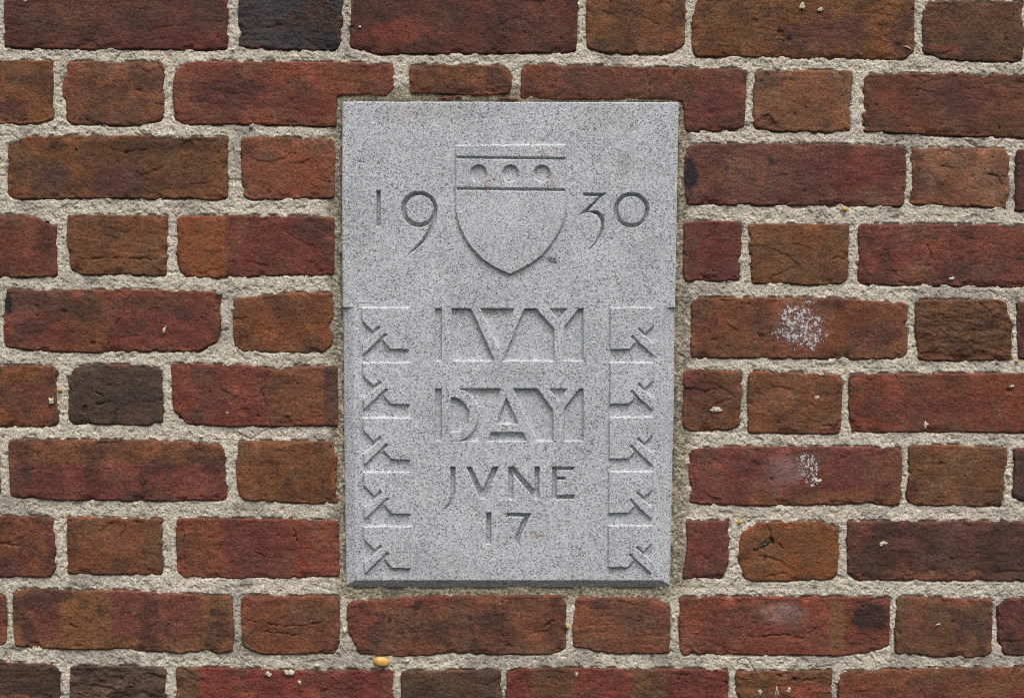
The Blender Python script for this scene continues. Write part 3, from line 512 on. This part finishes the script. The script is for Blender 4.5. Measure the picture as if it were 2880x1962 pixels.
# ------------------------------------------------------------------ mortar: one continuous bed between the bricks
def mortar():
    hm = 2.3
    x0, x1, y0, y1 = -120, 3000, -120, 2080
    gx = np.arange(x0, x1, hm); gy = np.arange(y0, y1, hm); nx, ny = len(gx), len(gy)
    cx_ = np.arange(x0, x1 + 12, 2 * hm); cy_ = np.arange(y0, y1 + 12, 2 * hm)
    Dc = np.full((len(cy_), len(cx_)), -60.0)           # distance to nearest brick, + inside
    for V in OUTL:
        a, b = V.min(0) - 40, V.max(0) + 40
        ix = np.where((cx_ >= a[0]) & (cx_ <= b[0]))[0]; iy = np.where((cy_ >= a[1]) & (cy_ <= b[1]))[0]
        if not len(ix) or not len(iy): continue
        QX, QY = np.meshgrid(cx_[ix], cy_[iy])
        qx, qy = QX.ravel(), QY.ravel()
        # skip the middle of the brick
        a2, b2 = V.min(0) + 26, V.max(0) - 26
        far = (qx > a2[0]) & (qx < b2[0]) & (qy > a2[1]) & (qy < b2[1]) & (len(V) > 0)
        d = np.full(len(qx), 30.0)
        # a notched brick has no free middle
        near = ~far if (abs(np.cross(np.roll(V, -1, 0), V).sum()) / 2) > 0.93 * np.prod(V.max(0) - V.min(0)) else np.ones(len(qx), bool)
        d[near] = sdf(qx[near], qy[near], V[::2])
        sub = Dc[np.ix_(iy, ix)]; Dc[np.ix_(iy, ix)] = np.maximum(sub, d.reshape(QX.shape))
    # bilinear up to the fine grid
    fx_i = (gx - x0) / (2 * hm); fy_i = (gy - y0) / (2 * hm)
    ax = np.clip(fx_i.astype(int), 0, len(cx_) - 2); ay = np.clip(fy_i.astype(int), 0, len(cy_) - 2)
    tx = (fx_i - ax)[None, :]; ty = (fy_i - ay)[:, None]
    D = (Dc[np.ix_(ay, ax)] * (1 - tx) + Dc[np.ix_(ay, ax + 1)] * tx) * (1 - ty) + (Dc[np.ix_(ay + 1, ax)] * (1 - tx) + Dc[np.ix_(ay + 1, ax + 1)] * tx) * ty
    GX, GY = np.meshgrid(gx, gy); fx, fy = GX.ravel(), GY.ravel(); D = D.ravel()
    Dp = np.full(len(fx), -200.0)
    m = (fx > 850) & (fx < 2020) & (fy > 180) & (fy < 1760) & (D < 14) & ~((fx > 1010) & (fx < 1840) & (fy > 330) & (fy < 1610))
    Dp[m] = sdf(fx[m], fy[m], resample(PLQ, 60))
    Dp[(fx > 1010) & (fx < 1840) & (fy > 330) & (fy < 1610)] = 60
    keep = (D < 11) & (Dp < 8)
    kv = keep.reshape(ny, nx); cell = kv[:-1, :-1] & kv[:-1, 1:] & kv[1:, :-1] & kv[1:, 1:]
    idx = np.arange(nx * ny).reshape(ny, nx)
    quads = np.stack([idx[:-1, :-1], idx[1:, :-1], idx[1:, 1:], idx[:-1, 1:]], -1)[cell]
    used = np.unique(quads); rm = np.full(nx * ny, -1); rm[used] = np.arange(len(used)); quads = rm[quads]
    fx, fy, D, Dp = fx[used], fy[used], D[used], Dp[used]
    o = np.maximum(-D, 0)                                # distance out from the brick
    H = -1.35 + 0.7 * fbm(fx, fy, 75, 3, 501, .55) + 0.35 * fbm(fx, fy, 18, 3, 502, .6)
    H = H - 1.1 * smooth(0.32, 0.65, fbm(fx, fy, 26, 3, 503)) - 0.7 * smooth(.36, .6, fbm(fx, fy, 10, 2, 504)) + .2 * fbm(fx, fy, 8, 1, 514)
    # smeared over the arris in places, drawn back to a dark crevice in others
    cv = smooth(-.30, .35, fbm(fx, fy, 46, 3, 505))
    H = H - (1 - smooth(0, 6.5, o)) * cv * 2.2
    H = H + 0.8 * (1 - smooth(0, 14, o)) * smooth(.3, .6, fbm(fx, fy, 60, 2, 506))
    H = H - 0.22 * np.maximum(D, 0)                      # falls away under the brick
    # hairline shrinkage cracks across the bed
    ck = np.abs(fbm(fx, fy, 190, 2, 507)); H = H - 1.5 * np.exp(-(ck / .012) ** 2) * smooth(.1, .4, fbm(fx, fy, 220, 2, 508))
    H = H - 3.0 * (1 - smooth(1, 9, -Dp)) * smooth(-.5, .2, fbm(fx, fy, 50, 2, 520))
    setm = smooth(-58, -26, Dp + 16 * fbm(fx, fy, 40, 3, 509))
    H = H * (1 - setm) + setm * (-3.0 + 0.7 * fbm(fx, fy, 11, 3, 510, .7) + .7 * fbm(fx, fy, 40, 2, 511) - 4.0 * (1 - smooth(1, 11, -Dp)) * smooth(-.4, .3, fbm(fx, fy, 60, 2, 520)))
    gr = smooth(.1, .55, fbm(fx, fy, 150, 3, 512) + .55 * smooth(1600, 1900, fy) * smooth(-.2, .3, fbm(fx, fy, 300, 2, 513)) - .12)
    co = np.c_[(fx - CX) * S - WL[0], -H * 1e-3, Z0 + (CY - fy) * S - WL[2]]
    me = make_mesh('mortar', co, quads)
    attr(me, 'setting', setm * .9); attr(me, 'grime', gr * .6)
    add_obj('mortar', me, M_MORTAR, wall)
mortar()
# mortar body behind the face and beyond the view
def box_mesh(name, x0, x1, y0, y1, z0, z1):
    v = np.array([(x, y, z) for x in (x0, x1) for y in (y0, y1) for z in (z0, z1)])
    q = np.array([(0, 4, 5, 1), (2, 3, 7, 6), (0, 1, 3, 2), (4, 6, 7, 5), (1, 5, 7, 3), (0, 2, 6, 4)])
    return make_mesh(name, v, q, False)
me = box_mesh('wall_core', X(-1500) - WL[0], X(4300) - WL[0], 0.0075, 0.22, Z(2260) - WL[2], Z(-270) - WL[2])
add_obj('wall_core', me, M_MORTAR, wall)

# ------------------------------------------------------------------ the carved stone
def T(pts, f, ox, oy): return [(ox + x * f, oy + y * f) for x, y in pts]
plq = bpy.data.objects.new('stone_plaque', None); sc.collection.objects.link(plq)
plq.location = (X(1435), -0.003, Z(1653)); plq.empty_display_size = 0.05
plq['label'] = 'speckled grey granite plaque carved with a shield, ivy leaves and a date, set in brick'
plq['category'] = 'plaque'
PL = np.array(plq.location)

IVY = lambda p: T(p, 500 / 1885, 1180, 840)
REC = [  # sunk ground between the raised letters, (points, word)
    (IVY([(165, 105), (235, 105), (235, 657), (165, 657)]), 0),
    (IVY([(340, 105), (545, 105), (790, 640), (790, 657), (340, 657)]), 0),
    (IVY([(645, 105), (1005, 105), (850, 495), (838, 510), (822, 498)]), 0),
    (IVY([(1110, 108), (1235, 105), (1425, 322), (1425, 660), (880, 660)]), 0),
    (IVY([(1380, 106), (1562, 106), (1475, 232)]), 0),
    (IVY([(1735, 106), (1688, 106), (1535, 300), (1530, 657), (1735, 657)]), 0),
    (IVY([(165, 953), (235, 953), (235, 1506), (165, 1506)]), 1),
    (IVY([(335, 1043), (400, 1052), (478, 1108), (522, 1185), (530, 1250), (510, 1330), (440, 1395), (335, 1412)]), 1),
    (IVY([(420, 953), (862, 953), (632, 1508), (345, 1508), (430, 1503), (500, 1472), (570, 1402), (618, 1305), (630, 1210), (612, 1120), (562, 1038), (492, 982)]), 1),
    (IVY([(920, 1045), (1048, 1325), (818, 1325)]), 1),
    (IVY([(760, 1415), (1098, 1415), (1135, 1506), (728, 1506)]), 1),
    (IVY([(995, 953), (1250, 953), (1415, 1180), (1415, 1508), (1235, 1508)]), 1),
    (IVY([(1375, 953), (1565, 953), (1475, 1088)]), 1),
    (IVY([(1735, 953), (1692, 953), (1530, 1165), (1525, 1508), (1735, 1508)]), 1)]
JV = lambda p: T(p, 480 / 2324, 1200, 1260)
NN = lambda p: T(p, 220 / 940, 1040, 520)
TH = lambda p: T(p, 230 / 982, 1610, 520)
def ring(cx, cy, rx, ry, n=48): return [(cx + rx * math.cos(2 * math.pi * k / n), cy + ry * math.sin(2 * math.pi * k / n)) for k in range(n)]
# incised figures: (name, list of (outline, hole or None))
CUT = [
    ('figure_one', [(NN([(78, 70), (135, 70), (132, 508), (78, 508)]), None)]),
    ('figure_nine', [(ring(1179.2, 589.6, 51.5, 51), ring(1180.5, 589.0, 38.3, 38.3)),
                     (NN([(812, 300), (808, 400), (788, 480), (750, 570), (690, 652), (600, 742), (487, 832), (480, 820), (560, 740), (632, 655), (690, 560), (728, 470), (765, 380)]), None)]),
    ('figure_three', [(TH([(125, 100), (408, 102), (330, 168), (245, 252), (190, 318), (300, 315), (355, 355), (384, 430), (375, 540), (340, 622), (290, 692), (222, 765), (168, 803), (175, 793), (268, 690), (318, 590), (343, 500), (333, 420), (290, 368), (230, 342), (180, 336), (90, 361), (95, 350), (170, 282), (250, 206), (312, 140), (128, 138)]), None)]),
    ('figure_nought', [(ring(1775.4, 591.7, 50, 50), ring(1775.8, 591.7, 37.2, 38.3))]),
    ('letter_j', [(JV([(320, 250), (395, 250), (393, 600), (372, 690), (312, 790), (205, 868), (288, 760), (326, 665), (325, 600)]), None)]),
    ('letter_v', [(JV([(540, 250), (612, 250), (760, 565), (895, 250), (985, 250), (790, 690), (718, 690)]), None)]),
    ('letter_n', [(JV([(1110, 250), (1195, 250), (1466, 560), (1466, 250), (1540, 250), (1532, 692), (1462, 692), (1182, 352), (1186, 692), (1106, 692)]), None)]),
    ('letter_e', [(JV([(1707, 250), (2022, 250), (1998, 302), (1772, 302), (1772, 386), (1890, 386), (1886, 432), (1772, 432), (1772, 632), (2014, 628), (2008, 694), (1702, 694)]), None)]),
    ('figure_one', [(JV([(810, 868), (882, 868), (880, 1305), (806, 1305)]), None)]),
    ('figure_seven', [(JV([(1095, 872), (1432, 880), (1385, 965), (1330, 1090), (1285, 1190), (1264, 1260), (1282, 1335), (1230, 1310), (1205, 1250), (1210, 1190), (1265, 1060), (1325, 938), (1100, 930), (1065, 950)]), None)])]
SHIELD = [(1282, 411), (1590, 410), (1591.5, 480), (1591.7, 560), (1591, 593), (1583.6, 629.6), (1567, 662), (1547, 692), (1523, 720.5), (1492.6, 742.7), (1454, 764), (1435, 772),
          (1412, 763), (1381, 747), (1353, 726.6), (1327, 698), (1306.7, 668), (1290.5, 633.6), (1283.5, 601), (1282, 540)]
LEAF_L = [(415, 240), (1112, 240), (1107, 862), (838, 853), (722, 722), (792, 640), (762, 620), (685, 700), (435, 942), (425, 775), (600, 618), (692, 545), (665, 510), (580, 592), (425, 437)]
LEAF_R = [(400, 240), (1045, 240), (1040, 505), (912, 634), (835, 538), (806, 566), (890, 640), (1040, 770), (1030, 947), (810, 745), (735, 650), (702, 672), (774, 757), (682, 855), (400, 858)]
LEAVES = []
for k, (yt, dx) in enumerate([(865.5, 0), (1019.5, 2.4), (1174, 3.5), (1326, 4.5), (1478, 5.4)]):
    LEAVES.append([(940 + x * .1895 + dx, yt + (y - 240) * .1895) for x, y in LEAF_L])
for k, (yt, dx) in enumerate([(865.5, 0), (1019, -1.5), (1172, -3), (1324, -4), (1476, -5.5)]):
    LEAVES.append([(1640 + x * .1895 + dx, yt + (y - 240) * .1895) for x, y in LEAF_R])

def carve():
    h = 1.7
    V = rough_outline(PLQ, 3, 6, 0.5, 77)
    fx, fy, D, quads, edges = grid_in_outline(V, h)
    n = len(fx); H = np.zeros(n); lab = np.zeros(n, int)
    jx = fx + 0.8 * fbm(fx, fy, 16, 2, 601); jy = fy + 0.8 * fbm(fx, fy, 16, 2, 602)   # the chisel wanders a little
    def local(poly, mg=9):
        P = np.asarray(poly); a = P.min(0) - mg; b = P.max(0) + mg
        return np.where((fx > a[0]) & (fx < b[0]) & (fy > a[1]) & (fy < b[1]))[0]
    def dist(poly, I, cut=1.5): return sdf(jx[I], jy[I], round_poly(poly, cut))
    # lower sides and foot are chamfered
    le = np.interp(fy, [287, 866, 1282, 1653], [964, 964.5, 968, 973]); re = np.interp(fy, [289, 864, 1120, 1330, 1653], [1908, 1898, 1896.5, 1891, 1885])
    low = smooth(864, 868.5, jy)
    ch = 4.6 * np.maximum(np.clip(1 - (jx - le) / 30, 0, 1), np.clip(1 - (re - jx) / 28, 0, 1)) * low
    ch = np.maximum(ch, 6.8 * np.clip((jy - 1629) / 24, 0, 1))
    H -= ch
    H -= 0.8 * (1 - smooth(0, 4, D)) ** 2                      # worn arris
    for poly, wd in REC:
        I = local(poly); d = dist(poly, I)
        H[I] -= 4.0 * smooth(-1.0, 2.2, d)
    I = local(SHIELD); d = dist(SHIELD, I); H[I] += 3.0 * smooth(-1.8, 1.4, d)
    for (xa, ya, xb, yb, tw) in ((1285, 445.5, 1589, 449, 3.4), (1285, 533, 1588, 536.5, 3.8)):
        g = [(xa, ya - tw), (xb, yb - tw), (xb, yb + tw), (xa, ya + tw)]
        I = local(g); d = dist(g, I, .5); H[I] -= 3.4 * smooth(-1.0, 3.0, d)
    for cx in (1345.8, 1435.7, 1524.3):
        g = ring(cx, 490.5, 24, 24.5); I = local(g); d = dist(g, I); H[I] -= 3.0 * smooth(-.8, 3.2, d) + .3 * smooth(2, 22, d)
    for k, g in enumerate(LEAVES):
        I = local(g); d = dist(g, I, .8); H[I] += 2.9 * smooth(-1.8, 1.4, d)
    for k, (_, shapes) in enumerate(CUT):
        for outer, hole in shapes:
            I = local(outer); d = dist(outer, I, 1.0)
            if hole is not None: d = np.minimum(d, -dist(hole, I, 1.0))
            dep = np.minimum(6.2, np.maximum(d, 0) * S * 1000 * 5.5)
            H[I] = np.minimum(H[I], -dep)
    H += 0.05 * fbm(fx, fy, 7, 2, 603) + 0.10 * fbm(fx, fy, 120, 2, 604) + np.random.RandomState(5).uniform(-.03, .03, n)
    rust = np.zeros(n); scab = np.zeros(n)
    for x, y, rx, ry, s in ((1361, 521, 12, 14, 1), (1387, 506, 10, 4, 1), (1550, 503, 8, 14, 1), (1551, 527, 9, 10, .9), (1532, 437, 9, 11, .9), (1558, 444, 6, 6, .6), (1524, 398, 8, 5, .5), (1325, 545, 9, 9, .6), (1516, 1502, 22, 10, 1),
                            (1330, 1424, 6, 6, .7), (1646, 1379, 6, 6, .7), (1757, 880, 6, 12, .8), (1665, 884, 9, 5, .7), (1086, 705, 12, 10, .5), (1000, 908, 6, 4, .7), (1663, 886, 7, 6, .6), (1208, 975, 9, 8, .5)):
        rust = np.maximum(rust, s * np.exp(-((fx - x) / rx) ** 2 - ((fy - y) / ry) ** 2) * 1.3)
    scab = np.exp(-((fx - 1553) / 13) ** 2 - ((fy - 733) / 11) ** 2) * 1.2
    soil = np.zeros(n)
    for x, y, rx, ry, st in ((1230, 315, 190, 38, .45), (1765, 462, 42, 55, .5), (1000, 620, 60, 160, .25), (1700, 330, 150, 40, .3), (1160, 1580, 160, 60, .25), (1600, 1180, 90, 120, .2), (1830, 720, 60, 120, .2), (1430, 1050, 170, 26, .25), (1350, 830, 120, 40, .2)):
        q = np.hypot((fx - x) / rx, (fy - y) / ry) + .35 * fbm(fx, fy, 60, 4, 640, .6); soil = np.maximum(soil, st * (1 - smooth(.3, 1.2, q)))
    scab = np.clip(scab, 0, 1); rust = np.clip(rust, 0, 1)
    co = np.c_[(fx - CX) * S, -H * 1e-3 - 0.003, Z0 + (CY - fy) * S]
    # which part each face belongs to, by its centre
    qx = fx[quads].mean(1); qy = fy[quads].mean(1); ql = np.zeros(len(quads), int)
    names = {4: 'shield', 10: 'letter_i', 11: 'letter_v', 12: 'letter_y', 13: 'letter_d', 14: 'letter_a', 15: 'letter_y'}
    def claim(poly, v, name, grow=0.0, hole=None):
        P = round_poly(poly, 1.0); a = P.min(0) - 4; b = P.max(0) + 4
        I = np.where((qx > a[0]) & (qx < b[0]) & (qy > a[1]) & (qy < b[1]))[0]
        d = sdf(qx[I], qy[I], P)
        if hole is not None: d = np.minimum(d, -sdf(qx[I], qy[I], np.asarray(hole)))
        ql[I[d > -grow]] = v; names[v] = name
    for k, (poly, wd) in enumerate(REC): claim(poly, 60 + k, 'recessed_panel')
    # each raised letter is what stands between the sunk pieces
    for (ya, yb, wd, xs) in ((867.5, 1014.5, 0, (1242, 1271, 1490, 1629)), (1092.5, 1239.5, 1, (1242, 1348.5, 1509.5, 1630))):
        for j in range(3):
            m = (qy > ya) & (qy < yb) & (qx > xs[j]) & (qx < xs[j + 1]) & (ql == 0); ql[m] = 10 + wd * 3 + j
    claim(SHIELD, 4, 'shield', 1.0)
    for k, g in enumerate(LEAVES): claim(g, 20 + k, 'ivy_leaf', 0.8)
    for k, (nm, shapes) in enumerate(CUT):
        for outer, hole in shapes: claim(outer, 40 + k, nm, 0.0, hole)
    # a part is one piece: stray faces go back to the slab, the ground inside a ring is a piece of its own
    def pieces(F):
        par = {}
        def find(x):
            while par[x] != x: par[x] = par[par[x]]; x = par[x]
            return x
        A = quads[F].tolist()
        for f in A:
            for u in f:
                if u not in par: par[u] = u
            r = find(f[0])
            for u in f[1:]: par[find(u)] = r
        return np.array([find(f[0]) for f in A])
    for v in [v for v in np.unique(ql) if v]:
        F = np.where(ql == v)[0]; c = pieces(F); u, cnt = np.unique(c, return_counts=True)
        if len(u) > 1: ql[F[c != u[cnt.argmax()]]] = 0
    F = np.where((ql == 0) & (qx > 1120) & (qx < 1840) & (qy > 520) & (qy < 700))[0]
    for cx, cy, v in ((1180.5, 589, 80), (1775.8, 591.7, 81)):
        G = F[np.hypot(qx[F] - cx, qy[F] - cy) < 40]; ql[G] = v; names[v] = 'figure_centre'
        c = pieces(G); u, cnt = np.unique(c, return_counts=True); ql[G[c != u[cnt.argmax()]]] = 0
    known = set(np.unique(ql))
    # one set of shading normals for the whole face, so no seam shows between the parts
    full = make_mesh('tmp', co, quads); nrm = np.empty(n * 3, np.float32); full.vertices.foreach_get('normal', nrm); nrm = nrm.reshape(-1, 3)
    bpy.data.meshes.remove(full)
    for v in sorted(known):
        Q = quads[ql == v]
        if not len(Q): continue
        u = np.unique(Q); rm = np.full(n, -1); rm[u] = np.arange(len(u)); Q2 = rm[Q]
        P = co[u]; E = None
        org = np.array(PL) if v == 0 else np.array([P[:, 0].mean(), -0.003, P[:, 2].mean()])
        P = P - org; nn = nrm[u]; ru = rust[u]; sb = scab[u]; so = soil[u]
        if v == 0:
            E = rm[edges]; P, Q2, bv = with_skirt(P, Q2, E, 0.085)
            nn = np.vstack([nn, np.zeros((len(bv), 3))]); ru = np.r_[ru, ru[bv]]; sb = np.r_[sb, sb[bv]]; so = np.r_[so, so[bv]]
        me = make_mesh(names.get(v, 'slab'), P, Q2)
        attr(me, 'rust', ru); attr(me, 'scab', sb); attr(me, 'soil', so)
        me.normals_split_custom_set_from_vertices(nn.astype(np.float32))
        o = add_obj(names.get(v, 'slab'), me, M_STONE, plq, org - PL)
carve()

# ------------------------------------------------------------------ small things caught in the joints
def lump(name, px, py, rx, ry, rz, mat, parent, out=0.0, rot=0.0, rough=.08, seed=1, nseg=14, nring=9):
    """a pebble or crumb: a closed uneven ellipsoid, sizes in units, out = mm of its centre in front of the face"""
    V, Q = [], []
    for i in range(nring + 1):
        th = math.pi * i / nring
        for j in range(nseg):
            ph = 2 * math.pi * j / nseg
            d = np.array([math.sin(th) * math.cos(ph), math.cos(th), math.sin(th) * math.sin(ph)])
            k = 1 + rough * float(fbm(np.array([d[0] * 2 + seed]), np.array([d[2] * 2 + d[1]]), 1.1, 2, seed)[0])
            x, z = d[0] * rx * S * k, d[2] * ry * S * k
            V.append((x * math.cos(rot) - z * math.sin(rot), -d[1] * rz * S * k, x * math.sin(rot) + z * math.cos(rot)))
    for i in range(nring):
        for j in range(nseg):
            a, b = i * nseg + j, i * nseg + (j + 1) % nseg
            Q.append((a, b, b + nseg, a + nseg))
    me = make_mesh(name, np.array(V), np.array(Q))
    p = np.array([X(px), -out * 1e-3, Z(py)])
    return add_obj(name, me, mat, parent, p - (WL if parent is wall else 0))
M_YEL = simple_mat('yellow_quartz', (206, 150, 44), (226, 196, 132), 0.007, 0.35, 0.0)
M_WHT = simple_mat('pale_quartz', (190, 182, 166), (226, 222, 212), 0.004, 0.5, 0.0003)
M_GRY = simple_mat('grey_flint', (120, 118, 112), (172, 168, 158), 0.004, 0.6, 0.0003)
M_OCH = simple_mat('ochre_grit', (176, 132, 54), (206, 172, 96), 0.004, 0.6, 0.0003)
M_CRUMB = simple_mat('mortar_crumb', (172, 160, 136), (218, 208, 186), 0.0025, 0.9, 0.001)
M_CHIP = simple_mat('brick_chip', (78, 50, 44), (132, 88, 74), 0.005, 0.9, 0.001)
pb = lump('pebble', 1073.5, 1860.0, 23, 14.2, 13, M_YEL, None, -0.6, R(-6), .05, 3, 28, 18)
pb['label'] = 'smooth yellow pebble stuck in the mortar joint below the plaque'; pb['category'] = 'pebble'
for (x, y, rx, ry, m, rot) in [(2377, 589, 8, 6, M_OCH, 0), (969, 1772, 4.5, 9, M_WHT, .2), (1894, 1734, 5.5, 6, M_WHT, 0), (2837, 1334, 7, 7, M_WHT, 0), (2082, 1467, 8, 6, M_OCH, .2), (615, 824, 8, 7, M_GRY, 0),
                               (155, 355, 5, 4, M_WHT, 0), (706, 357, 6, 6, M_GRY, 0), (2860, 1016, 5, 5, M_OCH, 0), (564, 1227, 7, 4, M_WHT, .1), (983, 71, 4, 4, M_WHT, 0), (1012, 77, 4, 4, M_WHT, 0), (2395, 1046, 7, 5, M_WHT, 0),
                               (1145, 1857, 7, 4, M_WHT, .4), (1597, 1762, 5, 5, M_OCH, 0), (892, 1870, 6, 5, M_WHT, 0), (341, 1230, 6, 3, M_GRY, .7), (168, 1097, 7, 6, M_OCH, 0), (655, 140, 5, 4, M_WHT, 0)]:
    lump('pebble', x, y, rx, ry, 5, m, wall, 0.4, rot, .12, int(x))
for (x, y, rx, ry, rot) in [(2257, 20, 8, 8, .6), (2308, 27, 8, 5, .3), (2015, 1152, 14, 8, 0), (2297, 1118, 7, 6, 0), (2603, 1195, 6, 8, -.6), (2299, 1353, 10, 7, .2), (2484, 1527, 12, 6, .2), (2637, 1755, 7, 2, .4), (2138, 1945, 6, 6, .5), (2185, 1943, 6, 10, 0),
                            (2218, 1940, 7, 8, 0), (813, 1891, 13, 8, -.3), (843, 1917, 5, 5, 0), (144, 1128, 7, 9, 0), (462, 928, 4, 9, -.2), (2553, 134, 9, 2.5, -.5), (1622, 1895, 4, 6, 0), (2676, 784, 8, 4, .4), (640, 1160, 4, 6, 0), (2310, 1053, 8, 4, 0), (71, 3, 5, 5, 0), (2845, 1086, 7, 4, 0), (755, 1895, 8, 6, -.4)]:
    lump('mortar_splash', x, y, rx, ry, 2.6, M_CRUMB, wall, 0.3, rot, .9, int(x + y), 16, 9)
for (x, y, rx, ry) in [(1255, 276, 17, 7), (1287, 273, 9, 5), (1418, 278, 15, 4), (1443, 280, 14, 5)]:
    lump('brick_chip', x, y, rx, ry, 7, M_CHIP, wall, -1.6, .05, .5, int(x), 16, 9)
